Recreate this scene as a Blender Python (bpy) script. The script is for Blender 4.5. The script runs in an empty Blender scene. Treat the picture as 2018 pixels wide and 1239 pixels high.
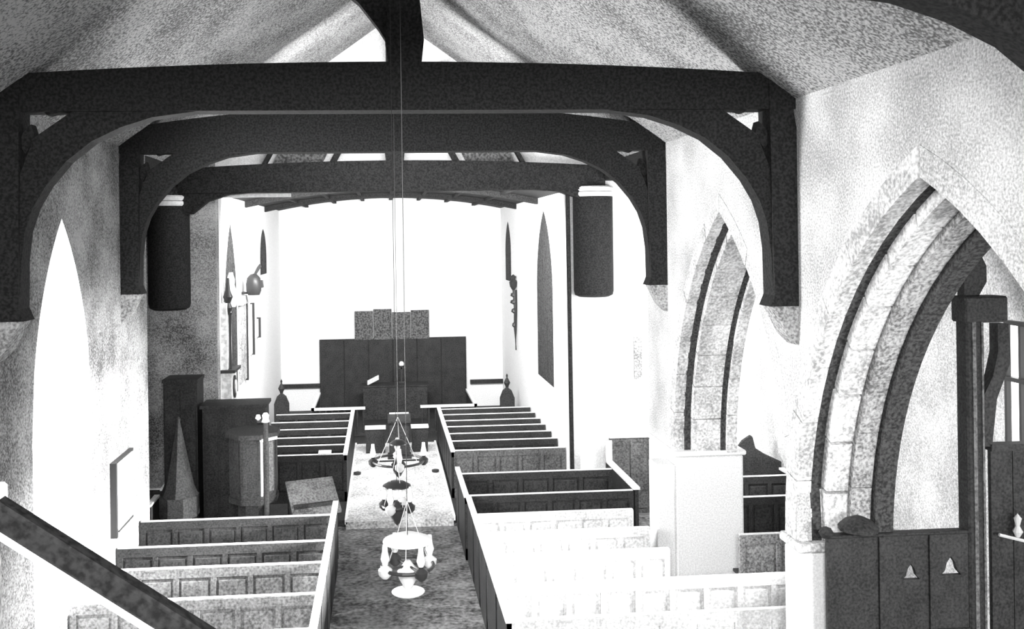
import bpy, bmesh, math, random
from mathutils import Vector, Matrix
random.seed(7)
S = bpy.context.scene
COL = S.collection
PI = math.pi

# ---------------------------------------------------------------- camera
F = 1800.0
yaw = math.atan(135 / F)
cd = bpy.data.cameras.new('camera'); cam = bpy.data.objects.new('camera', cd); COL.objects.link(cam)
cd.sensor_fit = 'HORIZONTAL'; cd.sensor_width = 36; cd.lens = F / 2018 * 36
cd.shift_y = -(619.5 - 468) / 2018; cd.shift_x = 119 / 2018
cd.clip_start = .05; cd.clip_end = 200
cam.location = (0, 0, 5.5)
cam.rotation_mode = 'XYZ'
cam.matrix_world = Matrix.Translation((0, 0, 5.5)) @ Matrix.Rotation(-yaw, 4, 'Z') @ Matrix.Rotation(PI/2, 4, 'X') @ Matrix.Rotation(math.radians(-0.8), 4, 'Z')
S.camera = cam

# ---------------------------------------------------------------- world, light, exposure
w = bpy.data.worlds.new('world'); S.world = w; w.use_nodes = True
w.node_tree.nodes['Background'].inputs[0].default_value = (1, 1, 1, 1)
w.node_tree.nodes['Background'].inputs[1].default_value = .2
S.view_settings.view_transform = 'Standard'; S.view_settings.look = 'None'
S.view_settings.gamma = 1; S.view_settings.use_curve_mapping = False
S.view_settings.exposure = 0.0

def area(name, loc, target, sx, sy, power):
    l = bpy.data.lights.new(name, 'AREA'); l.shape = 'RECTANGLE'; l.size = sx; l.size_y = sy; l.energy = power
    o = bpy.data.objects.new(name, l); COL.objects.link(o); o.location = loc
    o.rotation_euler = (Vector(target) - Vector(loc)).to_track_quat('-Z', 'Y').to_euler()
    return o
area('light_north_window', (-4.55, 11.5, 3.4), (4.0, 11.9, 1.2), 1.6, 4.0, 1950)
area('light_west_window', (0.2, -0.8, 6.3), (0.9, 12, .9), 3.0, 1.6, 480).data.spread = math.radians(95)  # fill added behind the camera; no west window is modelled
area('light_chancel', (0.25, 18.6, 6.0), (0.25, 28.5, 2.6), 5.0, .6, 1200)  # unseen lamp added behind the chancel header to whiten the east wall
area('light_roof', (0.25, 14.8, 7.9), (0.25, 18.1, 7.6), 3.0, .8, 160)  # added lamp above the tie beams, brightens the gable
area('light_aisle_window', (7.46, 11.7, 2.4), (-3.9, 13.4, 1.0), 2.0, 1.0, 900).data.spread = math.radians(40)  # added lamp on the aisle wall, not a window; lights left wall and pews
area('light_south_aisle', (6.4, 3.0, 2.9), (6.9, 12, 1.2), 1.2, 1.2, 330)  # added source out of view that brightens the aisle wall
area('light_south_transept', (6.6, 14.9, 4.2), (4.6, 18.1, 3.2), 1.6, 3.0, 330)  # added source hidden by the pier, for the bright transept wall

# ---------------------------------------------------------------- materials
def mat(name, c0, c1=None, scale=50, rough=.8, bump=.0, big=0.0, bigscale=1.5, spec=.3, lo=.38, hi=.62):
    m = bpy.data.materials.new(name); m.use_nodes = True
    nt = m.node_tree; b = nt.nodes['Principled BSDF']
    b.inputs['Roughness'].default_value = rough
    b.inputs['Specular IOR Level'].default_value = spec
    if c1 is None:
        b.inputs['Base Color'].default_value = (c0, c0, c0, 1); return m
    tc = nt.nodes.new('ShaderNodeTexCoord')
    n = nt.nodes.new('ShaderNodeTexNoise'); n.inputs['Scale'].default_value = scale; n.inputs['Detail'].default_value = 3
    nt.links.new(tc.outputs['Object'], n.inputs['Vector'])
    fac = n.outputs['Fac']
    if big:
        n2 = nt.nodes.new('ShaderNodeTexNoise'); n2.inputs['Scale'].default_value = bigscale; n2.inputs['Detail'].default_value = 5
        nt.links.new(tc.outputs['Object'], n2.inputs['Vector'])
        mx = nt.nodes.new('ShaderNodeMix'); mx.inputs['Factor'].default_value = big
        nt.links.new(n.outputs['Fac'], mx.inputs['A']); nt.links.new(n2.outputs['Fac'], mx.inputs['B'])
        fac = mx.outputs['Result']
    r = nt.nodes.new('ShaderNodeValToRGB')
    r.color_ramp.elements[0].position = lo; r.color_ramp.elements[0].color = (c0, c0, c0, 1)
    r.color_ramp.elements[1].position = hi; r.color_ramp.elements[1].color = (c1, c1, c1, 1)
    nt.links.new(fac, r.inputs['Fac']); nt.links.new(r.outputs['Color'], b.inputs['Base Color'])
    if bump:
        bp = nt.nodes.new('ShaderNodeBump'); bp.inputs['Strength'].default_value = bump; bp.inputs['Distance'].default_value = .01
        nt.links.new(fac, bp.inputs['Height']); nt.links.new(bp.outputs['Normal'], b.inputs['Normal'])
    return m
def emit(name, strength, c=1.0):
    m = bpy.data.materials.new(name); m.use_nodes = True
    b = m.node_tree.nodes['Principled BSDF']
    b.inputs['Base Color'].default_value = (.8, .8, .8, 1)
    b.inputs['Emission Color'].default_value = (c, c, c, 1); b.inputs['Emission Strength'].default_value = strength
    return m
PLASTER = mat('plaster', .32, .84, 45, .9, .25, .4, 1.2, lo=.38, hi=.62)
DIM = mat('grey_plaster', .07, .45, 45, .9, .25, .45, 1.2, lo=.38, hi=.62)  # plaster darkened in its colour to stand for shade on the left walls
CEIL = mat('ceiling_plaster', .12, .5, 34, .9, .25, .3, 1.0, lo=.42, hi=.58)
WHITE = mat("limewash", .74, .92, 45, .9, .1)
STONE = mat('arch_stone', .3, .85, 28, .85, .4, .4, 3)
DSTONE = mat('dark_moulding', .018, .07, 30, .9, .3)  # shade of the arch hollows put into the stone colour
GSTONE = mat('grey_stone', .12, .5, 30, .9, .3, .3, 3)
TIMBER = mat('black_timber', .010, .028, 35, .75, .2, spec=.15)
OAK = mat('dark_oak', .014, .045, 35, .6, .2, .3, 4, spec=.2)
OAK2 = mat('brown_oak', .05, .16, 30, .6, .2, .3, 3, spec=.25)
PINE2 = mat('grey_pine', .08, .32, 30, .6, .2, .4, 3)  # pine darkened in colour for the shade over the left pews
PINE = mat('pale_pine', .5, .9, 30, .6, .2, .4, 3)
CAP = mat('worn_cap', .75, .9, 20, .4)  # near-white colour for caps, rails, kerbs and mouldings
FLOOR = mat('dark_floor', .03, .3, 14, .6, .3, .45, 2.2, spec=.3)
TILE = mat('pale_tile', .25, .8, 22, .6, .2, .4, 2.0)
METAL = mat('dark_iron', .03); METAL.node_tree.nodes['Principled BSDF'].inputs['Roughness'].default_value = .4
ENAMEL = mat('white_enamel', .85, rough=.35)
BRASS = mat('pale_brass', .55, rough=.35)
MARBLE = mat('white_marble', .55, .88, 12, .4, 0)
GLASSD = mat('leaded_glass', .02, .08, 30, .9, .2, spec=.05)
CLOTH = mat('pale_cloth', .6, .85, 30, .9)
GAUZE = mat('grey_curtain', .04, .16, 20, .9)
SKY = emit('bright_window', 6.0)
GLOW = emit('bright_pane', 3.0)

# ---------------------------------------------------------------- helpers
class MB:
    def __init__(s): s.b = bmesh.new()
    def box(s, x0, x1, y0, y1, z0, z1, M=None):
        vs = [s.b.verts.new((x, y, z)) for x in (x0, x1) for y in (y0, y1) for z in (z0, z1)]
        for f in ((0,1,3,2),(4,6,7,5),(0,4,5,1),(2,3,7,6),(0,2,6,4),(1,5,7,3)): s.b.faces.new([vs[i] for i in f])
        if M is not None:
            for v in vs: v.co = M @ v.co
        return s
    def prism(s, pts, a, b, axis='y', M=None):
        # polygon of 2D points extruded from a to b along axis
        def P(p, t):
            return {'y': (p[0], t, p[1]), 'x': (t, p[0], p[1]), 'z': (p[0], p[1], t)}[axis]
        A = [s.b.verts.new(P(p, a)) for p in pts]; B = [s.b.verts.new(P(p, b)) for p in pts]
        n = len(pts)
        s.b.faces.new(A); s.b.faces.new(B[::-1])
        for i in range(n): s.b.faces.new([A[i], B[i], B[(i+1) % n], A[(i+1) % n]])
        if M is not None:
            for v in A + B: v.co = M @ v.co
        return s
    def strip(s, lower, upper, a, b, axis='y'):
        # solid between two polylines of equal length, extruded
        def P(p, t): return {'y': (p[0], t, p[1]), 'x': (t, p[0], p[1]), 'z': (p[0], p[1], t)}[axis]
        V = [[s.b.verts.new(P(l, t)) for l in L] for L in (lower, upper) for t in (a, b)]
        la, lb, ua, ub = V
        n = len(lower)
        for i in range(n-1):
            s.b.faces.new([la[i], la[i+1], ua[i+1], ua[i]]); s.b.faces.new([lb[i+1], lb[i], ub[i], ub[i+1]])
            s.b.faces.new([la[i+1], la[i], lb[i], lb[i+1]]); s.b.faces.new([ua[i], ua[i+1], ub[i+1], ub[i]])
        s.b.faces.new([la[0], ua[0], ub[0], lb[0]]); s.b.faces.new([la[-1], lb[-1], ub[-1], ua[-1]])
        return s
    def tube(s, pts, r, n=8, closed=False):
        pts = [Vector(p) for p in pts]; rings = []
        rr = r if isinstance(r, (list, tuple)) else [r]*len(pts)
        N = len(pts)
        for i, p in enumerate(pts):
            if closed: d = pts[(i+1) % N] - pts[i-1]
            else: d = pts[min(i+1, N-1)] - pts[max(i-1, 0)]
            d.normalize()
            u = d.cross(Vector((0, 0, 1)))
            if u.length < .05: u = d.cross(Vector((0, 1, 0)))
            u.normalize(); v = d.cross(u)
            rings.append([s.b.verts.new(p + (u*math.cos(2*PI*k/n) + v*math.sin(2*PI*k/n))*rr[i]) for k in range(n)])
        for i in range(N if closed else N-1):
            A, B = rings[i], rings[(i+1) % N]
            for k in range(n): s.b.faces.new([A[k], B[k], B[(k+1) % n], A[(k+1) % n]])
        if not closed:
            s.b.faces.new(rings[0]); s.b.faces.new(rings[-1][::-1])
        return s
    def lathe(s, prof, c=(0, 0, 0), n=20, a0=0, a1=2*PI, sx=1, sy=1):
        full = abs(a1-a0-2*PI) < 1e-6; m = n if full else n+1
        R = []
        for r, z in prof:
            r = max(r, .0008)
            R.append([s.b.verts.new((c[0]+r*sx*math.cos(a0+(a1-a0)*k/n), c[1]+r*sy*math.sin(a0+(a1-a0)*k/n), c[2]+z)) for k in range(m)])
        for i in range(len(R)-1):
            for k in range(m if full else m-1):
                k2 = (k+1) % m; s.b.faces.new([R[i][k], R[i][k2], R[i+1][k2], R[i+1][k]])
        s.b.faces.new(R[0][::-1]); s.b.faces.new(R[-1])
        return s
    def build(s, name, m, parent=None, loc=None, smooth=False, bevel=0):
        bmesh.ops.recalc_face_normals(s.b, faces=s.b.faces)
        me = bpy.data.meshes.new(name); s.b.to_mesh(me); s.b.free()
        me.materials.append(m)
        if smooth:
            for p in me.polygons: p.use_smooth = True
            try: me.set_sharp_from_angle(angle=math.radians(40))
            except Exception: pass
        o = bpy.data.objects.new(name, me); COL.objects.link(o)
        if parent: o.parent = parent
        if loc: o.location = loc
        if bevel:
            bv = o.modifiers.new('bevel', 'BEVEL'); bv.width = bevel; bv.segments = 1; bv.limit_method = 'ANGLE'
        return o
def tag(o, label, cat, group=None, kind=None):
    if label: o['label'] = label
    if cat: o['category'] = cat
    if group: o['group'] = group
    if kind: o['kind'] = kind
    return o
def thing(name, loc, label, cat, group=None, rz=0):
    o = bpy.data.objects.new(name, None); COL.objects.link(o); o.location = loc; o.rotation_euler.z = rz
    return tag(o, label, cat, group)
def struct(mb, name, m, label, parent=None, cat='wall', bevel=0):
    o = mb.build(name, m, parent, bevel=bevel)
    if not parent: tag(o, label, cat, None, 'structure')
    return o

# ================================================================ SETTING
XL, XR, XC = -3.9, 4.4, .25
TH = .9
YE = 18.1           # nave east wall
CY = 29.0           # chancel east wall
CL, CR = -3.25, 3.75
WT = 6.9            # wall top
RIDGE = 9.9

struct(MB().box(-9, 8.5, -2, 17.6, -.3, 0), 'floor', FLOOR, 'dark worn floor of the nave and aisles', cat='floor')
struct(MB().box(CL-.5, CR+.5, 17.6, CY+.5, -.3, .12), 'floor', OAK, 'dark raised floor of the chancel behind the step', cat='floor')
pave = struct(MB().box(-.78, 1.27, 17.4, 24.0, .0, .14), 'floor', TILE, 'pale paved path up the middle of the chancel', cat='floor')
for sx in (-.8, 1.26):
    for k in range(8):
        MB().box(sx, sx+.045, 17.4+k*.82, 17.4+k*.82+.8, .1, .19).build('kerb_stone', CAP, pave)

def arc_z(u, uc, hs, zs, rise):
    R = (rise*rise + hs*hs)/(2*hs)
    d = abs(u-uc)
    t = R*R - (d + R - hs)**2
    return zs + math.sqrt(max(t, 0))
def wall_y(mb, x0, x1, y0, y1, z0, z1, ops):
    """wall along Y between x0..x1 with pointed openings ops=(yc,hs,sill,zs,rise)"""
    cuts = {y0, y1}
    for (yc, hs, sill, zs, rise) in ops:
        for k in range(25): cuts.add(round(yc-hs+2*hs*k/24, 5))
    cuts = sorted(c for c in cuts if y0 <= c <= y1)
    for a, b in zip(cuts, cuts[1:]):
        mid = (a+b)/2; op = next((o for o in ops if abs(mid-o[0]) < o[1]), None)
        if op is None: mb.box(x0, x1, a, b, z0, z1); continue
        yc, hs, sill, zs, rise = op
        if sill > z0: mb.box(x0, x1, a, b, z0, sill)
        za, zb = arc_z(a, yc, hs, zs, rise), arc_z(b, yc, hs, zs, rise)
        mb.prism([(a, za), (b, zb), (b, z1), (a, z1)], x0, x1, 'x')
    return mb

# --- right arcade wall
SPR = 2.17
A1 = (7.18, 2.35); A2 = (11.68, 2.0)
ops = [(A1[0], A1[1]+.12, -1, SPR, 3.9), (A2[0], A2[1]+.12, -1, SPR, 3.8)]
mb = wall_y(MB(), XR, XR+TH, -1.5, 15.0, 0, 7.2, ops)
mb.box(XR, XR+TH, 9.5, 9.72, 0, 2.2)
wall_right = struct(mb, 'wall_right', PLASTER, 'limewashed nave arcade wall with two pointed arches on the right')
def ring(par, name, m, yc, hs, x0, x1, r0, r1, nst, gap=.012, rise=3.75, label=None, sides=(-1, 1)):
    """voussoirs of one order of a pointed arch; nst stones per side"""
    R = (rise*rise+hs*hs)/(2*hs)
    amax = math.asin(rise/R)
    if yc > 10: rise = 3.62; R = (rise*rise+hs*hs)/(2*hs); amax = math.asin(rise/R)
    for side in sides:
        for k in range(nst):
            a0 = amax*k/nst; a1 = amax*(k+1)/nst
            g = gap/R if nst > 1 else 0
            seg = max(2, int(18/nst))
            lo, up = [], []
            for j in range(seg+1):
                fr_ = (a0+g/2+(a1-a0-g)*j/seg)/amax
                def pt(rr):
                    a = fr_*math.acos((R-hs)/(R+rr))
                    # keep concentric curves from crossing the centre line
                    y = (R+rr)*math.cos(a) - (R-hs); z = (R+rr)*math.sin(a)
                    if y < 0: y = 0; z = math.sqrt((R+rr)**2-(R-hs)**2)
                    return (yc+side*y, SPR+z)
                lo.append(pt(r0)); up.append(pt(r1))
            if side < 0: lo, up = lo[::-1], up[::-1]
            jit = random.uniform(-.006, .006) if nst > 1 else 0
            o = MB().strip(lo, up, x0+jit, x1, 'x').build(name, m, par)
            if label: o['label'] = label
# arch 1 (near)
ring(wall_right, 'voussoir', STONE, A1[0], A1[1], XR-.015, XR+.15, .02, .26, 7, sides=(1,))
ring(wall_right, 'voussoir', PLASTER, A1[0], A1[1], XR-.002, XR+.15, .02, .26, 4, gap=.004, sides=(-1,))
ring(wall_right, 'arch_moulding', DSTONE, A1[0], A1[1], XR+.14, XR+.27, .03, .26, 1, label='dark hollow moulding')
ring(wall_right, 'voussoir', STONE, A1[0], A1[1], XR+.26, XR+.50, -.10, .26, 8, gap=.035)
ring(wall_right, 'voussoir', GSTONE, A1[0], A1[1], XR+.51, XR+.72, -.17, .26, 7)
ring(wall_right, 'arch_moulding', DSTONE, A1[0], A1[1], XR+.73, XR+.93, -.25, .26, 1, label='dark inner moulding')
# arch 2 (far)
ring(wall_right, 'voussoir', STONE, A2[0], A2[1], XR-.012, XR+.15, .0, .2, 7, sides=(1,))
ring(wall_right, 'voussoir', PLASTER, A2[0], A2[1], XR-.002, XR+.15, .0, .2, 4, gap=.004, sides=(-1,))
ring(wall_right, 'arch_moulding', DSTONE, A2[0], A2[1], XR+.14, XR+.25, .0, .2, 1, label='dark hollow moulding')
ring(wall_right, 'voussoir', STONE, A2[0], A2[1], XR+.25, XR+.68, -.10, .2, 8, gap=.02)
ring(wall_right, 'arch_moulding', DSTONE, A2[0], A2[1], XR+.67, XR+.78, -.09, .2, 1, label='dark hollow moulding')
ring(wall_right, 'voussoir', STONE, A2[0], A2[1], XR+.77, XR+.92, -.15, .2, 7)
# piers and imposts
MB().box(XR-.03, XR+.98, 9.42, 9.8, 0, 2.1).build('pier', WHITE, wall_right, bevel=.03)
MB().box(XR-.06, XR+1.03, 9.36, 9.86, 2.1, 2.2).build('impost', STONE, wall_right, bevel=.02)
MB().box(XR-.02, XR+1.05, 13.6, 15.0, 0, 2.12).build('pier', WHITE, wall_right, bevel=.03)
MB().box(XR-.3, XR-.02, 13.6, 14.05, 0, 2.0).build('buttress', WHITE, wall_right, bevel=.02)
MB().box(XR-.05, XR+1.08, 13.55, 15.0, 2.12, 2.2).build('impost', WHITE, wall_right, bevel=.02)
MB().box(XR-.03, XR+.98, 4.7, 5.5, 0, 2.17).build('pier', WHITE, wall_right, bevel=.03)

# --- left wall with the tall lancet window
LW = (11.45, 1.02)
mb = wall_y(MB(), XL-.2, XL, -1.5, 15.4, 0, 7.2, [(LW[0], LW[1], .95, 3.3, 2.5)])
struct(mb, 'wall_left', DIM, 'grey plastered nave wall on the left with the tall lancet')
mb = MB()
# splayed embrasure
N = 18
def lanc(yc, hs, zs, rise, sill):
    R = (rise*rise+hs*hs)/(2*hs); am = math.asin(rise/R); P = [(yc-hs, sill)]
    for k in range(N+1):
        a = am*k/N; P.append((yc-((R)*math.cos(a)-(R-hs)), zs+R*math.sin(a)))
    for k in range(N-1, -1, -1):
        a = am*k/N; P.append((yc+((R)*math.cos(a)-(R-hs)), zs+R*math.sin(a)))
    P.append((yc+hs, sill)); return P
inn = lanc(LW[0], LW[1], 3.3, 2.5, .95); out = lanc(LW[0]-.12, .72, 3.3, 2.0, 1.2)
va = [mb.b.verts.new((XL-.02, y, z)) for y, z in inn]; vb = [mb.b.verts.new((XL-.8, y, z)) for y, z in out]
va2 = [mb.b.verts.new((XL-.02, y + (.1 if y > LW[0] else -.1), z+(.1 if z > 1 else -.1))) for y, z in inn]
vb2 = [mb.b.verts.new((XL-.85, y + (.1 if y > LW[0] else -.1), z+(.1 if z > 1.3 else -.1))) for y, z in out]
n = len(inn)
for i in range(n):
    j = (i+1) % n
    mb.b.faces.new([va[i], va[j], vb[j], vb[i]]); mb.b.faces.new([va2[i], vb2[i], vb2[j], va2[j]])
win = struct(mb, 'window_1', WHITE, 'tall splayed lancet window blazing with light in the left wall', cat='window')
mb = MB(); mb.prism(lanc(LW[0]-.12, .75, 3.3, 2.05, 1.15), XL-.83, XL-.80, 'x'); mb.build('pane', SKY, win)

# --- transepts, east wall, chancel
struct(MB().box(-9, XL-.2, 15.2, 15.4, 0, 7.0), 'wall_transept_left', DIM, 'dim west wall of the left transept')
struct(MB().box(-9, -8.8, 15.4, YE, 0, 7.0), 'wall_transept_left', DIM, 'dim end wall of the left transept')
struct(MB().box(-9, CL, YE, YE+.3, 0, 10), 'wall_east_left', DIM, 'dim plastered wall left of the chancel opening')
struct(MB().box(CR, 8.5, YE, YE+.3, 0, 10), 'wall_east_right', WHITE, 'bright limewashed wall right of the chancel opening')
mb = MB()
lo = []; up = []
def ch_z(x):  # segmental chancel ceiling
    t = (x-XC)/3.5; return 6.42 + .36*(1-t*t)
for k in range(21):
    x = CL + (CR-CL)*k/20; lo.append((x, ch_z(x))); up.append((x, 10))
mb.strip(lo, up, YE, YE+.3, 'y')
struct(mb, 'wall_gable', WHITE, 'white gable wall over the chancel opening seen between the roof beams')
# chancel side walls with lancet windows
def side(mbx, x0, x1, wins, name, label):
    mb = wall_y(MB(), x0, x1, YE+.3, CY, 0, 6.9, wins); return struct(mb, name, WHITE, label)
WR = [(21.15, 1.0, 2.15, 4.2, 1.9), (27.3, .55, 4.2, 5.0, .95)]
WL = [(19.75, .72, 2.2, 4.0, 1.85), (25.1, .6, 4.6, 5.0, .8)]
side(None, CR, CR+.35, WR, 'wall_chancel_right', 'white chancel wall on the right with two lancets')
side(None, CL-.35, CL, WL, 'wall_chancel_left', 'white chancel wall on the left with monuments and lancets')
for i, (W, x) in enumerate(((WR, CR+.005), (WL, CL-.005))):
    for j, (yc, hs, sill, zs, rise) in enumerate(W):
        lab = ['tall grey lancet window', 'small far lancet window'][j]+[' in the right chancel wall', ' in the left chancel wall'][i]
        fr = MB().prism(lanc(yc, hs+.03, zs, rise, sill-.02), x-.01, x+.01, 'x').build('window_%d' % (2+i*2+j), GLASSD)
        tag(fr, lab, 'window', None, 'structure')
        for q in (-.33, 0, .33):
            zt = arc_z(yc+q*hs, yc, hs, zs, rise)
            MB().box(x-.014, x+.014, yc+q*hs-.008, yc+q*hs+.008, sill, zt).build('lead_bar', METAL, fr)
struct(MB().box(CL-.4, CR+.4, CY, CY+.3, 0, 7.2), 'wall_chancel_east', WHITE, 'blazing white east wall behind the altar')
mb = MB(); lo2 = []; up2 = []
for k in range(21):
    x = CL + (CR-CL)*k/20; lo2.append((x, ch_z(x))); up2.append((x, ch_z(x)+.15))
mb.strip(lo2, up2, YE+.3, CY, 'y')
ceil_ch = struct(mb, 'ceiling', TIMBER, 'dark boarded ceiling over the chancel', cat='ceiling')
for k in range(1, 8):
    x = CL + (CR-CL)*k/8; z = ch_z(x)
    MB().box(x-.05, x+.05, YE+.35, CY-.02, z-.07, z).build('ceiling_rib', TIMBER, ceil_ch)

# aisle and transept on the right
struct(MB().box(7.5, 7.8, -1.5, YE, 0, 7.0), 'wall_aisle', PLASTER, 'bright outer wall of the aisle seen through the arches')
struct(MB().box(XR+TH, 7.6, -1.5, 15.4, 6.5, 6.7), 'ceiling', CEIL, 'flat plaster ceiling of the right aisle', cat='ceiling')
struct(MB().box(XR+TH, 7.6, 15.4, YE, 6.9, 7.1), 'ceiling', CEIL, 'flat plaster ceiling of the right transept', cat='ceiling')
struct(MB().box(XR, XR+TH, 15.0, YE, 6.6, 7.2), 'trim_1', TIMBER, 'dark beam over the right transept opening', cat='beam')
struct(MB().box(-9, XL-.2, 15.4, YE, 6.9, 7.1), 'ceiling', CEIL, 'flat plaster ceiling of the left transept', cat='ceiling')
struct(MB().box(XL-.2, XL, 15.4, YE, 6.6, 7.2), 'trim_2', TIMBER, 'dark beam over the left transept opening', cat='beam')
# nave ceiling, two slopes
for sgn, xw in ((-1, XL-.25), (1, XR+.25)):
    zw = WT-.03*5
    mb = MB().prism([(xw, zw), (XC, RIDGE), (XC, RIDGE+.15), (xw, zw+.15)], -1.5, YE+.05, 'y')
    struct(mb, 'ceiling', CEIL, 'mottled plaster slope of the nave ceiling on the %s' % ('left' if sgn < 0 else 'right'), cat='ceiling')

# dado rails on chancel east wall
for i, (a, b) in enumerate(((CL, -1.95), (2.7, CR))):
    struct(MB().box(a, b, CY-.1, CY, .84, .97), 'trim_%d' % (3+i), OAK, 'dark dado rail on the east wall, %s of the reredos' % ('left', 'right')[i], cat='rail')

# aisle window with bars
aw = thing('window_6', (7.47, 9.45, 2.6), 'bright barred aisle window at the right edge', 'window'); aw['kind'] = 'structure'
MB().box(0, .03, -1.3, .95, 0, 1.8).build('pane', GLOW, aw)
for k in range(10): MB().box(-.06, 0, -1.3+.25*k, -1.26+.25*k, 0, 1.8).build('window_bar', METAL, aw)
for z in (0, 1.1, 1.77): MB().box(-.07, 0, -1.32, .97, z, z+.05).build('window_bar', METAL, aw)
aw = thing('window_7', (7.47, 13.6, 2.0), 'slit window with thin upright bars low in the aisle wall', 'window'); aw['kind'] = 'structure'
MB().box(0, .03, -.35, .35, 0, 1.1).build('pane', GLOW, aw)
for k in range(3): MB().box(-.05, 0, -.36+.33*k, -.31+.33*k, 0, 1.15).build('window_bar', METAL, aw)

# ================================================================ ROOF TRUSSES
def arc(cx, cz, rx, rz, a0, a1, n=14):
    return [(cx+rx*math.cos(math.radians(a0+(a1-a0)*k/n)), cz+rz*math.sin(math.radians(a0+(a1-a0)*k/n))) for k in range(n+1)]
def trefoil(cx, cz, s, flip):
    return [(cx-.30*s*flip, cz+.16*s), (cx-.14*s*flip, cz+.10*s), (cx-.02*s*flip, cz+.14*s), (cx+.14*s*flip, cz+.15*s), (cx+.12*s*flip, cz+.0*s), (cx+.15*s*flip, cz-.25*s), (cx+.0*s*flip, cz-.08*s), (cx-.12*s*flip, cz+.0*s)]
def truss(Y, label, zt=7.3, zb=6.82, posts=True, zpost=4.72, t=.28, camber=.14, braces=True):
    T = thing('roof_truss', (0, Y, zpost if posts else zb), label, 'roof truss')
    zo = zpost if posts else zb
    M = Matrix.Translation((0, 0, -zo))
    def B(mb, nm, bev=.0):
        bmesh.ops.transform(mb.b, matrix=M, verts=mb.b.verts); return mb.build(nm, TIMBER, T, bevel=bev)
    # cambered tie
    lo, up = [], []
    for k in range(21):
        x = XL + (XR-XL)*k/20; u = 1-((x-XC)/4.15)**2
        lo.append((x, zb+.0*u)); up.append((x, zt-.12+camber*u))
    B(MB().strip(lo, up, -t/2, t/2, 'y'), 'tie_beam')
    # king post with curved braces
    kp = [(XC-.16, zt-.1), (XC-.2, zt+.25), (XC-.15, zt+.8), (XC-.15, RIDGE-.05), (XC+.15, RIDGE-.05), (XC+.15, zt+.8), (XC+.2, zt+.25), (XC+.16, zt-.1)]
    B(MB().prism(kp, -.12, .12, 'y'), 'king_post')
    for s in (-1, 1):
        zs_ = zt+.02 if s < 0 else zt+.6
        cur = [(.13, 0), (.17, .2), (.27, .36), (.47, .62), (.75, .85), (1.1, 1.05), (1.45, 1.2)]
        hi_ = RIDGE-.12
        lo = [(XC+s*x, min(zs_+z, hi_-x*.7)) for x, z in cur]; up = [(XC+s*max(x-.16, .05), min(zs_+z+.2+.02*i, hi_-x*.68)) for i, (x, z) in enumerate(cur)]
        if s < 0: lo, up = lo[::-1], up[::-1]
        if braces: B(MB().strip(lo, up, -.08, .08, 'y'), 'king_post_brace')
        xw = XR if s > 0 else XL
        def mir(P): return [(xw - (XR-x) if s > 0 else XL + (XR-x), z) for x, z in P]
        if posts:
            pp = mir([(XR-.26, zpost+.12), (XR-.31, zpost+.0), (XR, zpost), (XR, 6.62), (XR-.14, zt+.15), (XR-.3, zt+.1)])
            B(MB().prism(pp, -.15, .15, 'y'), 'wall_post')
            # curved brace as a filled spandrel with a pierced corner
            cur = [(1.9, 6.84), (2.3, 6.83), (2.82, 6.76), (3.13, 6.66), (3.42, 6.52), (3.67, 6.32), (3.87, 6.08), (4.0, 5.86), (4.08, 5.62), (4.12, 5.3), (4.14, 4.9)]
            lo = mir(cur)
            # outer edge of the brace: leaves a pierced gap in the corner
            out = [(1.9, 6.86), (2.3, 6.9), (2.82, 6.9), (3.2, 6.9), (3.55, 6.86), (3.78, 6.70), (3.98, 6.56), (4.08, 6.3), (4.2, 6.0), (4.2, 5.4), (4.2, 4.95)]
            up = mir(out)
            if s < 0: lo, up = lo[::-1], up[::-1]
            B(MB().strip(lo, up, -.11, .11, 'y'), 'curved_brace')
            # cusps of the trefoil opening
            cu = mir([(3.98, 6.56), (4.02, 6.70), (4.1, 6.62), (4.14, 6.5), (4.08, 6.4)])
            B(MB().prism(cu, -.07, .07, 'y'), 'cusp')
            cu = mir([(3.6, 6.86), (3.86, 6.79), (3.9, 6.83), (3.95, 6.86)])
            B(MB().prism(cu, -.07, .07, 'y'), 'cusp')
            cb = mir([(XR-.28, zpost), (XR-.22, zpost-.1), (XR-.12, zpost-.3), (XR, zpost-.42), (XR, zpost)])
            o = MB().prism(cb, -.14, .14, 'y'); bmesh.ops.transform(o.b, matrix=M, verts=o.b.verts)
            o.build('corbel', GSTONE, T)['label'] = 'grey stone corbel'
    return T
truss(9.56, 'nearest full dark roof truss crossing the top of the picture')
truss(14.05, 'second dark roof truss, behind the big near one', camber=.34, braces=False)
truss(4.75, 'dark curved roof brace in the top right corner, nearest of all')
# third truss, flat against the gable over the chancel opening
T = truss(17.93, 'farthest dark truss, flat against the white gable over the chancel', zt=7.0, zb=6.42, posts=False, t=.26)
for s in (-1, 1):
    for d, wd in ((1.25, .12), (2.55, .08)):
        x = XC + s*d
        MB().prism([(x-wd/2, .5), (x+wd/2, .5), (x+wd/2-s*.55, 1.5), (x-wd/2-s*.55, 1.5)], -.1, .1, 'y').build('raking_strut', TIMBER, T)
    MB().prism([(XC+s*1.45, .5), (XC+s*2.4, .5), (XC+s*2.4-s*.5, 1.5), (XC+s*1.45-s*.5, 1.5)], .04, .12, 'y').build('strut_panel', GAUZE, T)['label'] = 'grey mottled panel between struts'
    # knee braces of the third truss to the shafts
    P = [(XC+s*2.5, .02), (XC+s*3.2, -.04), (XC+s*3.6, -.16), (XC+s*3.9, -.4), (XC+s*4.15, -.4), (XC+s*4.15, .1), (XC+s*2.5, .1)]
    MB().prism(P, -.1, .1, 'y').build('knee_brace', TIMBER, T)

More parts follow.
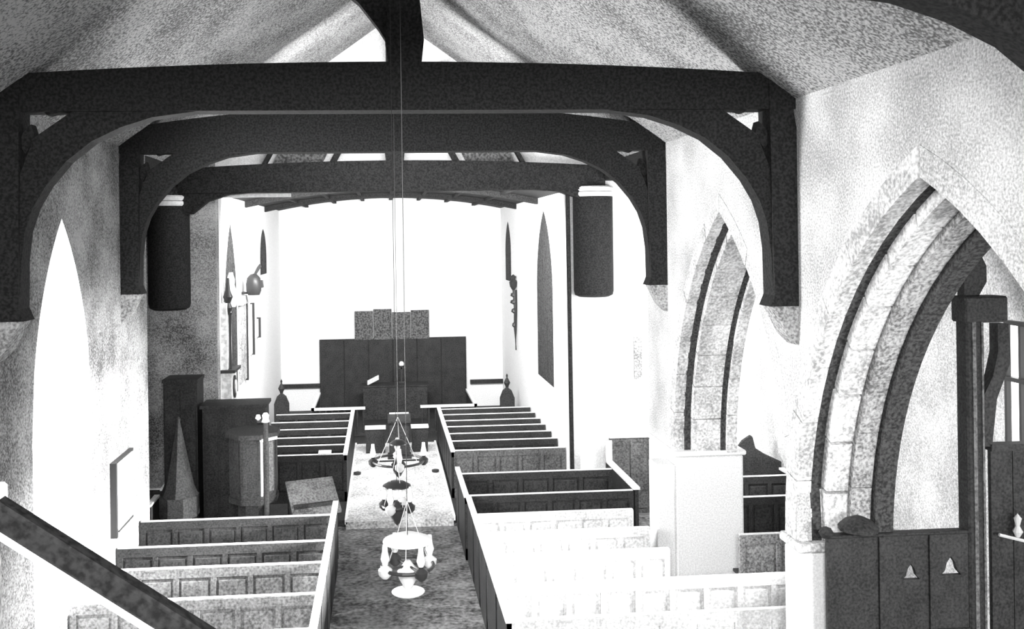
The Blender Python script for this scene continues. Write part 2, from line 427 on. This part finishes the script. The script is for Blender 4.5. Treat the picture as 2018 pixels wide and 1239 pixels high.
# chancel tie beams
for i, y in enumerate((22.0, 25.6)):
    lo, up = [], []
    for k in range(21):
        x = CL + (CR-CL)*k/20; u = 1-((x-XC)/3.5)**2
        lo.append((x, 6.28+.38*u)); up.append((x, ch_z(x)+.0))
    tag(MB().strip(lo, up, y-.12, y+.12, 'y').build('ceiling_beam', TIMBER), 'dark arched beam under the chancel ceiling, %s' % ('nearer one', 'farther one')[i], 'beam')

# ================================================================ chancel arch shafts
for side_, xc, zb in (('right', 4.2, 4.28), ('left', -4.14, 4.18)):
    t = thing('wall_shaft', (xc, YE-.02, zb), 'dark half-round wall shaft %s of the chancel opening' % side_, 'shaft')
    MB().lathe([(.3, 0), (.38, .04), (.4, .12), (.4, 2.0)], (0, 0, 0), 24, PI, 2*PI).build('shaft', TIMBER, t, smooth=True)
    MB().lathe([(.40, 2.0), (.42, 2.03), (.42, 2.07), (.41, 2.09)], (0, 0, 0), 24, PI, 2*PI).build('capital', CAP, t, smooth=True)
    MB().lathe([(.40, 2.1), (.42, 2.13), (.43, 2.17), (.4, 2.2)], (0, 0, 0), 24, PI, 2*PI).build('abacus', CAP, t, smooth=True)
tag(MB().tube([(CR-.05, YE-.1, .15), (CR-.07, YE-.1, 6.35)], .045, 10).build('corner_pole', TIMBER), 'thin dark upright pole at the right corner of the chancel opening', 'pole')
tag(MB().box(-.0, 1.4, 0, .1, 0, .07).build('plaster_string', CAP, loc=(CL+.02, YE+.35, 6.36)), 'short pale moulding under the dark ceiling, left of the chancel', 'moulding')

# ================================================================ PEWS
ZP = 1.1
def pew(x0, x1, y, label, group, body, aisle, depth=.6, zp=ZP, panels=4, tall=False, frame=None, endlen=None):
    """pew facing east; back at y (west face), bench end with pale cap on the aisle side"""
    frame = frame or body
    t = thing('pew', (x0, y, 0), label, 'pew', group)
    W = x1-x0
    z0 = .0 if y < 17.6 else .12
    if True:
        MB().box(0, W, .03, .07, z0, zp-.018).build('backrest', body, t)
        MB().box(-.0, W, .01, .075, zp-.018, zp).build('cap_rail', CAP, t, bevel=.008)['label'] = 'worn pale cap rail'
        MB().box(0, W, .0, .03, zp-.14, zp-.018).build('top_rail', frame, t)
        MB().box(0, W, .0, .03, z0, z0+.2).build('bottom_rail', frame, t)
        for k in range(panels+1):
            x = (W-.07)*k/panels
            MB().box(x, x+.07, .002, .03, z0+.2, zp-.14).build('stile', frame, t)
        for k in range(panels):
            a = (W-.07)*k/panels+.1; b = (W-.07)*(k+1)/panels-.03
            MB().box(a, b, .012, .03, z0+.25, zp-.19).build('panel', body, t, bevel=.008)
    MB().box(.05, W-.05, .07, .42, z0+.42, z0+.46).build('seat', OAK, t)
    L = endlen or depth
    ex = 0 if aisle < 0 else W
    for k in ((0,) if aisle < 0 else (1,)):
        xx = 0 if aisle < 0 else W-.05
        MB().box(xx, xx+.05, .0, L, z0, zp-.03).build('bench_end', OAK, t)
        MB().box(xx-.02, xx+.07, -.01, L+.005, zp-.03, zp+.01).build('end_cap', CAP, t)['label'] = 'worn pale cap'
    return t
# chancel pews, right
ys = [18.82, 19.7, 20.45, 21.2, 21.9, 22.65, 23.4]
ORD = ['nearest', 'second', 'third', 'fourth', 'fifth', 'sixth', 'farthest']
for i, y in enumerate(ys):
    nx = ys[i+1]-y if i < 6 else .6
    pew(1.35, CR-.02, y, 'dark chancel pew on the right with pale cap, %s of seven rows' % ORD[i], 'dark pews on the right of the chancel', OAK2 if i == 0 else OAK, -1, endlen=nx-.03, panels=5)
ys = [18.85, 19.7, 20.5, 21.4, 22.25, 23.25]
O2 = ['nearest', 'second', 'third', 'fourth', 'fifth', 'farthest']
for i, y in enumerate(ys):
    nx = ys[i+1]-y if i < 5 else .6
    pew(-2.75, -.81, y, 'dark chancel pew on the left with pale cap, %s of six rows' % O2[i], 'dark pews on the left of the chancel', OAK, 1, endlen=nx-.03, panels=4)
# nave pews, right: box pew then the pale group
pew(1.33, 4.25, 16.95, 'far side of the dark box pew on the right, below the chancel step', 'box pew sides on the right', OAK, -1, endlen=.5, panels=5)
t = pew(1.33, 4.25, 15.5, 'dark near side of the box pew on the right of the aisle', 'box pew sides on the right', OAK, -1, endlen=1.4, panels=6)
t = thing('pew_partition', (4.28, 15.5, 0), 'dark pew partition with a pale cap stepping up beside the right pier', 'partition')
MB().box(0, .06, 0, 2.0, 0, 1.1).build('board', OAK, t); MB().box(-.03, .09, 0, 1.95, 1.1, 1.14).build('cap', CAP, t)
MB().box(-.0, .06, 1.95, 2.1, 0, 1.5).build('post', OAK, t); MB().box(-.03, .09, 1.93, 1.97, 1.1, 1.52).build('cap', CAP, t)
t = thing('tall_screen', (4.4, 17.75, 0), 'grey-brown upright boarded screen behind the right pier', 'screen')
MB().box(0, 1.9, 0, .06, 0, 1.5).build('frame', OAK2, t)
for k in range(5): MB().box(.04+k*.37, .37+k*.37, -.02, 0, .1, 1.45).build('board', OAK2, t, bevel=.008)
MB().box(0, 1.9, -.03, .08, 1.5, 1.55).build('cap', CAP, t)
ys = [14.42, 13.5, 12.55, 11.45, 10.4]
for i, y in enumerate(ys):
    d = ([15.5]+ys)[i]-y
    pew(1.36, 3.95 if y > 12 else 5.45, y, 'pale panelled nave pew on the right, %s row from the chancel' % ['first', 'second', 'third', 'fourth', 'fifth'][i], 'pale pews on the right of the nave', PINE, -1, endlen=d-.05, panels=6 if y > 12 else 9)
# nave pews, left
ys = [14.7, 13.45, 12.55, 11.45, 10.4]
for i, y in enumerate(ys):
    d = ([15.5]+ys)[i]-y
    dark = i < 3
    pew(XL+.03, -.83, y, ('dark' if dark else 'grey' if i == 3 else 'pale')+' nave pew on the left, %s row from the pulpit' % ['first', 'second', 'third', 'fourth', 'fifth'][i], 'nave pews on the left', [OAK, OAK, OAK2, PINE2, PINE][i], 1, endlen=d-.05, panels=6)  # shade over these rows is put into their wood colours
# aisle pews seen through the far arch
for i, (y, m) in enumerate(((13.0, GSTONE), (14.85, OAK), (16.1, OAK))):
    pew(5.6 if i > 0 else 5.14, 7.4, y, ['grey aisle pew, second through the far arch', 'dark aisle pew, third through the far arch', 'dark aisle pew, farthest through the far arch'][i], 'pews in the right aisle', m, 1, panels=4, depth=.5)
t = thing('stall_end', (6.5, 16.75, 0), 'dark bench end with a tall curved shoulder in the aisle beyond the far arch', 'stall end')
MB().prism([(-.05, 0), (.95, 0), (.95, 1.18), (.62, 1.34), (.45, 1.45), (.40, 1.66), (.36, 1.7), (.2, 1.6), (.06, 1.42), (-.02, 1.2)], 0, .07, 'y').build('end_board', OAK, t, bevel=.01)
MB().box(.0, .95, .07, .5, .4, .46).build('seat', OAK, t)
# left transept pews
for i, y in enumerate((15.6, 16.6)):
    pew(-7.4, -3.95, y, 'dark pew in the left transept, %s row' % ('near', 'far')[i], 'pews in the left transept', OAK, 1, panels=5)

# bench-end poppyheads by the altar
for s, x, y in (('left', -2.8, 25.0), ('right', 3.35, 25.0)):
    t = thing('stall_end', (x, y, .12), 'dark stall end with a pointed finial, %s of the altar rail' % s, 'stall end')
    MB().prism([(-.2, 0), (.2, 0), (.2, .95), (.12, 1.15), (0, 1.25), (-.12, 1.15), (-.2, .95)], -.06, .06, 'y').build('end_board', OAK, t, bevel=.01)
    MB().lathe([(.03, 1.2), (.05, 1.28), (.09, 1.36), (.05, 1.45), (.02, 1.5), (.03, 1.56), (0, 1.62)], (0, 0, 0), 10).build('finial', OAK, t, smooth=True)
    MB().box(-.2, .2, .06, .5, .4, .46).build('seat', OAK, t)

# ================================================================ altar and reredos
t = thing('reredos', (0, CY-.12, .12), 'big dark oblong reredos with a taller fading centre', 'reredos')
for k in range(6):
    a = -2.03+k*.765; MB().box(a, a+.745, 0, .06, 0, 2.2).build('panel', OAK, t, bevel=.01)
MB().box(-2.04, 2.58, .03, .1, 0, 2.23).build('back_board', OAK, t)
for k in range(4):
    a = -.93+k*.59; MB().box(a, a+.57, -.01, .08, 2.2, 3.1+.06*math.sin(k*2.1)).build('curtain', GAUZE, t)['label'] = 'grey upper hanging'
t = thing('altar', (.3, 27.6, .12), 'dark altar table in front of the reredos', 'altar')
MB().box(-1.0, 1.0, -.35, .35, .95, 1.0).build('table_top', OAK, t, bevel=.01)
MB().box(-.95, .95, -.33, .33, .0, .95).build('frontal', OAK, t)
t = thing('altar_cross', (.5, 27.75, 1.12), 'small pale cross standing on the altar', 'cross')
MB().box(-.09, .09, -.06, .06, 0, .05).build('foot', METAL, t)
MB().box(-.02, .02, -.02, .02, .05, .7).build('shaft', METAL, t); MB().box(-.14, .14, -.02, .02, .42, .47).build('arm', METAL, t)
MB().lathe([(0, .5), (.07, .53), (.08, .58), (.05, .64), (0, .66)], (0, -.03, 0), 12).build('boss', CAP, t)
tag(MB().box(-.19, .19, -.12, .12, 0, .03, Matrix.Rotation(.35, 4, 'X') @ Matrix.Rotation(-.5, 4, 'Y')).build('open_book', CLOTH, loc=(-.35, 27.5, 1.25)), 'pale book propped on the altar', 'book')
# communion rail
t = thing('communion_rail', (0, 24.85, .12), 'three-sided communion rail with pale cap round the altar', 'rail')
for a, b in ((-2.0, -.55), (.95, 2.5)):
    MB().box(a, b, 0, .1, .76, .82).build('cap_rail', CAP, t)
    MB().box(a, b, .02, .08, .05, .12).build('bottom_rail', OAK, t)
    n = 9
    for k in range(n):
        x = a+.05+(b-a-.1)*k/(n-1)
        MB().lathe([(.02, .1), (.035, .3), (.02, .45), (.03, .6), (.02, .77)], (x, .05, 0), 8).build('baluster', OAK, t, smooth=True)
for x in (-2.0, 2.42):
    MB().box(x, x+.08, 0, 2.6, .76, .82).build('cap_rail', CAP, t)
    MB().box(x+.02, x+.06, .1, 2.6, .0, .76).build('side_board', OAK, t)

# lectern in the middle
t = thing('lectern', (.33, 22.3, .12), 'dark reading desk with pale top edge in the middle of the chancel', 'lectern')
MB().box(-.25, .25, -.05, .35, 0, .92).build('body', OAK, t, bevel=.02)
MB().box(-.29, .29, -.09, .39, 0, .08).build('plinth', OAK, t)
MB().prism([(-.1, .9), (.4, 1.0), (.4, 1.04), (-.1, .94)], -.28, .28, 'x').build('desk_top', OAK, t)
MB().box(-.24, .24, .37, .42, 1.0, 1.06).build('book_ledge', CAP, t)['label'] = 'pale ledge'
for i, (a, b, y) in enumerate(((-.5, -.02, 22.9), (.65, 1.05, 22.9))):
    t = thing('kneeling_desk', (a, y, .12), 'low dark kneeling desk with pale top, %s of the lectern' % ('left', 'right')[i], 'desk')
    MB().box(0, b-a, 0, .2, .0, .62).build('front', OAK, t); MB().box(-.02, b-a+.02, -.03, .25, .62, .67).build('top', CAP, t)
for i, x in enumerate((-.66, 1.12)):
    tag(MB().lathe([(.07, 0), (.085, .02), (.085, .05), (.05, .06)], (0, 0, 0), 14).build('floor_boss', METAL, loc=(x, 20.9, .14)), 'small dark boss on the pale floor, %s one' % ('left', 'right')[i], 'boss', 'dark bosses on the pale floor')

# ================================================================ hanging lamps
def lamp(x, y, z, label, pale, R, disc, rot=0):
    t = thing('hanging_lamp', (x, y, z), label, 'lamp', rz=rot)
    top = RIDGE-.1-z-abs(x-XC)*.75
    MB().tube([(0, 0, .24), (0, 0, top)], .003, 6).build('chain', METAL, t)
    m = ENAMEL if pale else METAL
    MB().lathe([(.0, .24), (disc*.55, .235), (disc, .2), (disc*1.02, .19), (disc*.6, .22), (0, .225)] if True else [], (0, 0, 0), 28).build('smoke_disc', m, t, smooth=True)
    for k in range(3):
        a = 2*PI*k/3+.4
        MB().tube([(0, 0, .5), (math.cos(a)*R*.9, math.sin(a)*R*.9, .0)], .003, 5).build('stay', BRASS, t)
    MB().tube([(math.cos(2*PI*k/28)*R, math.sin(2*PI*k/28)*R, 0) for k in range(28)], .014, 6, True).build('ring', METAL, t)
    for k in range(4):
        a = 2*PI*k/4+.5; c, s_ = math.cos(a)*R, math.sin(a)*R
        b = MB().lathe([(.02, -.06), (.05, -.03), (.055, .01), (.02, .04), (.025, .05)], (c, s_, 0), 12).build('burner', BRASS if k % 2 == 0 else METAL, t, smooth=True)
        MB().lathe([(.02, .05), (.035, .09), (.022, .15), (.018, .2)], (c, s_, 0), 10).build('chimney', ENAMEL, b, smooth=True)
    for k in range(2):
        a = 2*PI*k/4+.5
        MB().tube([(-math.cos(a)*R, -math.sin(a)*R, 0), (math.cos(a)*R, math.sin(a)*R, 0)], .01, 6).build('cross_bar', METAL, t)
    MB().lathe([(.0, -.2), (.03, -.17), (.07, -.1), (.085, -.04), (.05, .0), (.02, .04)], (0, 0, 0), 16).build('reservoir', BRASS if pale else METAL, t, smooth=True)
    if pale: MB().lathe([(0, -.215), (.12, -.21), (.13, -.2), (.02, -.19)], (0, 0, 0), 20).build('drip_tray', ENAMEL, t, smooth=True)
    return t
lamp(.156, 7.1, 2.96, 'nearest hanging oil lamp with a white disc above its burners', True, .2, .19)
lamp(.1, 9.05, 2.86, 'middle hanging oil lamp with a dark cover and pale glass chimneys', False, .14, .14, .6)
lamp(.14, 10.5, 2.95, 'farthest hanging oil lamp, a wide dark ring before the lectern', False, .29, .1, 1.1)

# ================================================================ pulpit and furniture on the left
t = thing('pulpit', (-2.3, 16.1, 0), 'dark octagonal pulpit with pale edged panel, left of the chancel step', 'pulpit')
def octa(r, z0, z1, m, nm, par, off=0):
    P = [(r*math.cos(PI/8+PI/4*k), r*math.sin(PI/8+PI/4*k)) for k in range(8)]
    return MB().prism(P, z0, z1, 'z').build(nm, m, par)
octa(.28, 0, 1.0, OAK, 'stem', t); octa(.44, 1.0, 1.1, OAK, 'base_moulding', t); octa(.42, 1.1, 2.12, OAK, 'drum', t); octa(.48, 2.12, 2.2, OAK, 'cornice', t)
for k in range(8):
    a = PI/4*k; M = Matrix.Rotation(a, 4, 'Z')
    lit = k in (6, 7)
    MB().box(.385, .40, -.12, .12, 1.2, 2.05, M).build('panel', OAK2 if k == 7 else OAK, t)
    if k == 7:
        MB().box(.39, .415, -.15, -.12, 1.15, 2.1, M).build('panel_edge', CAP, t); MB().box(.39, .46, -.16, .16, 2.08, 2.13, M).build('panel_edge', CAP, t)
t = thing('pulpit_post', (-2.0, 15.45, 0), 'thin dark post rising beside the pulpit with a pale lamp on top', 'post')
MB().tube([(0, 0, 0), (0, 0, 2.45)], .045, 10).build('shaft', OAK, t)
MB().lathe([(.03, 2.45), (.07, 2.47), (.05, 2.52), (.06, 2.58), (.03, 2.62)], (0, 0, 0), 12).build('lamp', ENAMEL, t, smooth=True)
MB().lathe([(.02, 0), (.05, .03), (.03, .09)], (-.12, 0, 2.5), 10).build('lamp', ENAMEL, t, smooth=True)
MB().box(-.14, 0, -.02, .02, 2.46, 2.5).build('bracket', METAL, t)
t = thing('reading_desk', (-1.22, 15.7, 0), 'dark reading desk with a sloping scratched front between pulpit and aisle', 'desk', rz=.32)
MB().box(-.36, .4, .0, .5, 0, 1.0).build('body', OAK, t)
MB().prism([(-.08, .82), (.5, 1.25), (.5, 1.3), (-.08, .88)], -.4, .44, 'x').build('desk_top', OAK2, t)
MB().box(-.3, .34, -.02, .0, .3, .8).build('panel', OAK2, t)
tag(MB().box(-.13, .13, -.09, .09, 0, .03, Matrix.Rotation(.2, 4, 'X')).build('open_book', CLOTH, loc=(-1.25, 18.86, 1.12)), 'pale book lying on the nearest left chancel pew', 'book')
t = thing('organ_case', (-3.4, 17.3, 0), 'dark wooden case standing left of the chancel opening behind the pulpit', 'case')
MB().box(0, 1.15, 0, .6, 0, 2.38).build('body', OAK, t)
MB().box(-.04, 1.19, -.05, .64, 2.38, 2.44).build('cornice', OAK, t)
for k in range(4): MB().box(.06+k*.27, .27+k*.27, -.02, 0, .3, 2.25).build('panel', OAK, t)
t = thing('cupboard', (-4.13, 17.4, 0), 'taller dark cupboard at the left transept wall', 'cupboard')
MB().box(0, .62, 0, .6, 0, 2.86).build('body', OAK, t); MB().box(-.02, .64, -.03, .62, 2.86, 2.92).build('cornice', OAK, t)
for k in range(2): MB().box(.03+k*.29, .3+k*.29, -.02, 0, .2, 2.75).build('door', OAK, t)
t = thing('font_cover', (-3.55, 16.0, 0), 'dark spire-shaped font cover on its font in the left transept', 'font')
octa(.2, 0, .8, GSTONE, 'stem', t); octa(.34, .8, 1.15, OAK, 'bowl', t)
MB().lathe([(.33, 1.15), (.26, 1.3), (.17, 1.7), (.09, 2.1), (.03, 2.4), (.04, 2.46), (0, 2.5)], (0, 0, 0), 8).build('spire', OAK, t)

# ================================================================ monuments on the chancel walls
t = thing('wall_monument', (CL, 18.75, 2.25), 'white marble wall monument with dark columns by the near left lancet', 'monument')
MB().box(0, .2, -.3, .35, .0, .62).build('pedestal', MARBLE, t)
MB().prism([(-.3+.0, 0), (.3, 0), (.3, .05), (-.3, .05)], 0, .05, 'x').build('base_moulding', MARBLE, t)
MB().box(0, .28, -.36, .42, .62, .68).build('shelf', METAL, t)['label'] = 'dark shelf'
P = [(.02+.16*math.cos(2*PI*k/20), .3+.23*math.sin(2*PI*k/20)) for k in range(20)]
MB().prism(P, .2, .23, 'x').build('oval', METAL, t)['label'] = 'dark oval'
P = [(.02+.09*math.cos(2*PI*k/20), .3+.14*math.sin(2*PI*k/20)) for k in range(20)]
MB().prism(P, .23, .25, 'x').build('oval_centre', MARBLE, t)
MB().box(0, .12, -.28, .3, .68, 2.0).build('tablet', MARBLE, t)
MB().lathe([(.03, .68), (.025, 1.2), (.03, 1.75), (.05, 1.8)], (.16, -.12, 0), 10).build('column', METAL, t, smooth=True)
MB().lathe([(.05, 1.8), (.09, 1.9), (.05, 2.0), (.1, 2.12), (.05, 2.25), (.03, 2.5)], (.12, -.1, 0), 10).build('urn', METAL, t, smooth=True)
MB().lathe([(.09, 1.9), (.13, 2.05), (.1, 2.25), (.07, 2.35), (.08, 2.45), (.04, 2.6)], (.14, .18, 0), 12).build('bust', MARBLE, t, smooth=True)
t = thing('funeral_helm', (CL, 21.2, 4.3), 'dark crested helm on a bracket, high on the left chancel wall', 'helm')
MB().tube([(0, 0, .0), (.2, 0, .0)], .025, 8).build('bracket', METAL, t)
MB().lathe([(.13, -.05), (.17, .05), (.175, .2), (.15, .34), (.08, .42), (0, .44)], (.28, 0, 0), 16).build('helmet', METAL, t, smooth=True)
MB().prism([(.26, .38), (.32, .38), (.46, .6), (.42, .66), (.36, .58)], -.03, .03, 'y').build('crest', METAL, t)
MB().prism([(.3, .08), (.5, .12), (.48, .28), (.3, .3)], -.09, .09, 'y').build('visor', METAL, t)
t = thing('wall_tablet', (CL, 21.15, 2.3), 'tall grey memorial slab below the helm', 'memorial')
MB().box(0, .05, -.45, .45, 0, 1.75).build('slab', GSTONE, t); MB().box(.0, .08, .4, .5, -.05, 1.8).build('frame_edge', METAL, t)
MB().prism([(-.5, 1.75), (.5, 1.75), (.2, 1.95), (-.2, 1.95)], 0, .1, 'x').build('pediment', GSTONE, t)
for i, (y, z0, z1) in enumerate(((22.3, 2.75, 3.95), (23.4, 3.05, 3.5))):
    t = thing('wall_tablet', (CL, y, z0), 'narrow white tablet with a dark edge on the left chancel wall, %s one' % ('nearer', 'farther')[i], 'memorial')
    MB().box(0, .05, -.25, .25, 0, z1-z0).build('slab', MARBLE, t); MB().box(0, .1, .22, .28, -.03, z1-z0+.03).build('frame_edge', METAL, t)
t = thing('wall_sconce', (CR, 25.6, 2.3), 'dark ornate figure bracket hanging on the right chancel wall', 'sconce')
MB().tube([(-.05, 0, 0), (-.06, .03, .6), (-.05, -.02, 1.2), (-.06, 0, 1.7)], [.02, .04, .05, .07], 8).build('stem', METAL, t)
MB().lathe([(.04, 1.7), (.1, 1.8), (.12, 1.92), (.06, 2.0), (.08, 2.08), (0, 2.14)], (-.1, 0, 0), 10).build('head', METAL, t, smooth=True)
for z, r in ((1.35, .11), (1.1, .08), (1.55, .1), (.7, .06)):
    MB().lathe([(.01, -.07), (r, -.02), (r*.8, .05), (.01, .08)], (-.09, .03, z), 9).build('ornament', METAL, t)
tag(MB().box(-.08, .08, -.03, 0, 0, .85).build('wall_tablet', GSTONE, loc=(5.09, YE, 2.6)), 'narrow grey tablet on the bright wall right of the chancel', 'memorial')
# framed board on left wall
t = thing('wall_board', (XL, 13.8, 1.35), 'white framed notice board with a dark near edge on the left wall', 'board')
MB().box(0, .04, -.5, .45, 0, .98).build('board', WHITE, t)
MB().box(0, .09, -.56, -.5, -.04, 1.02).build('frame_edge', METAL, t)
MB().box(0, .06, -.5, .45, .98, 1.02).build('frame_edge', METAL, t); MB().box(0, .05, -.3, .45, -.03, 0).build('frame_edge', METAL, t)

# ================================================================ screen in the near arch
t = thing('parclose_screen', (4.59, 9.24, 0), 'dark wooden screen with two pierced trefoils below the near arch', 'screen')
def board_with_hole(x0, x1, z0, z1, hx, hz, s):
    mb = MB()
    tri = [(hx-.17*s, hz), (hx-.1*s, hz+.08*s), (hx-.07*s, hz+.2*s), (hx, hz+.3*s), (hx+.07*s, hz+.2*s), (hx+.1*s, hz+.08*s), (hx+.17*s, hz)]
    # below the hole
    mb.box(x0, x1, 0, .05, z0, hz)
    lo = [(x0, hz), (tri[0][0]-.001, hz)] + tri[1:-1] + [(tri[-1][0]+.001, hz), (x1, hz)]
    up = [(x, z1) for x, z in lo]
    mb.strip(lo, up, 0, .05, 'y'); return mb
board_with_hole(.0, 1.12, 0, 2.3, .91, 1.83, .56).build('board', OAK, t)
board_with_hole(1.14, 1.54, 0, 2.3, 1.35, 1.86, .66).build('board', OAK, t)
MB().box(-.03, 1.54, -.03, .09, 2.3, 2.33).build('top_rail', OAK, t, bevel=.01)
MB().box(-.03, 1.54, -.02, .08, 1.2, 1.3).build('middle_rail', OAK, t)
for x in (-.02, .55, 1.1): MB().box(x, x+.05, -.03, 0, 0, 2.3).build('stile', OAK, t)
MB().lathe([(.2, 0), (.2, .04), (.14, .1), (.05, .14), (0, .15)], (.35, .02, 2.37), 14).build('finial', OAK, t, smooth=True)
MB().lathe([(.05, 0), (.08, .05), (.05, .1), (0, .12)], (.0, .02, 2.3), 10).build('finial', OAK, t, smooth=True)
t = thing('stair_screen', (6.15, 9.24, 0), 'dark post with diagonal strut and boarded screen at the right edge', 'screen')
MB().box(0, .2, 0, .2, 0, 4.75).build('post', OAK, t, bevel=.02)
MB().box(.05, .09, -.02, 0, .1, 4.6).build('moulding', OAK2, t); MB().box(.15, .17, -.02, 0, .1, 4.6).build('moulding', OAK2, t)
MB().box(-.03, .45, -.03, .23, 4.52, 4.8).build('head_block', OAK, t, bevel=.02)
MB().prism([(-.42, 5.42), (-.3, 5.55), (-.15, 5.62), (.0, 5.6), (.12, 5.38), (.25, 5.12), (.25, 4.95), (.16, 4.8), (0, 4.8), (0, 5.46), (-.2, 5.5)], .03, .15, 'y').build('arched_head', OAK, t)  # dark prism standing in for the shaded underside of the near arch
MB().prism([(.2, 3.2), (.2, 3.75), (.3, 3.95), (.36, 4.2), (.36, 4.5), (.48, 4.5), (.5, 4.1), (.34, 3.7), (.28, 3.2)], .02, .16, 'y').build('strut', OAK, t)
for k in range(4): MB().box(.28+k*.25, .52+k*.25, .05, .1, 0, 3.15).build('board', OAK, t)
MB().box(.26, 1.27, .0, .14, 3.15, 3.22).build('rail', OAK, t)
MB().lathe([(.02, 0), (.05, .06), (.02, .12), (.04, .2), (0, .25)], (.5, -.05, 2.25), 10).build('ornament', BRASS, t)
MB().tube([(.3, -.04, 2.28), (.6, -.05, 2.2), (.85, -.04, 2.24), (1.0, -.05, 2.5)], .018, 6).build('scroll', BRASS, t)

# ================================================================ gallery and its rail, nearest the camera
struct(MB().box(XL, XR, -1.5, 1.5, 3.5, 3.75), 'floor', OAK, 'dark gallery floor under the viewpoint', cat='floor')
t = thing('gallery_rail', (-1.27, 3.05, 0), 'thick dark sloping stair handrail crossing the bottom left corner', 'handrail')
M = Matrix.Translation((0, 0, 4.70)) @ Matrix.Rotation(.605, 4, 'Y')
MB().box(.0, 1.5, -.04, .04, -.08, .0, M).build('rail', mat('black_handrail', .004, .014, 35, .7, .2, spec=.1), t, bevel=.012)
MB().box(-.02, 1.5, -.05, -.02, -.093, -.08, M).build('moulding', CAP, t)['label'] = 'pale lower moulding'
MB().box(-.08, .01, -.05, .05, 0, 4.62).build('newel_post', GSTONE, t, bevel=.01)
MB().box(-.1, .03, -.06, .06, 4.62, 4.72).build('newel_cap', CAP, t, bevel=.01)
MB().box(1.2, 1.29, -.05, .05, 0, 3.9).build('newel_post', GSTONE, t, bevel=.01)
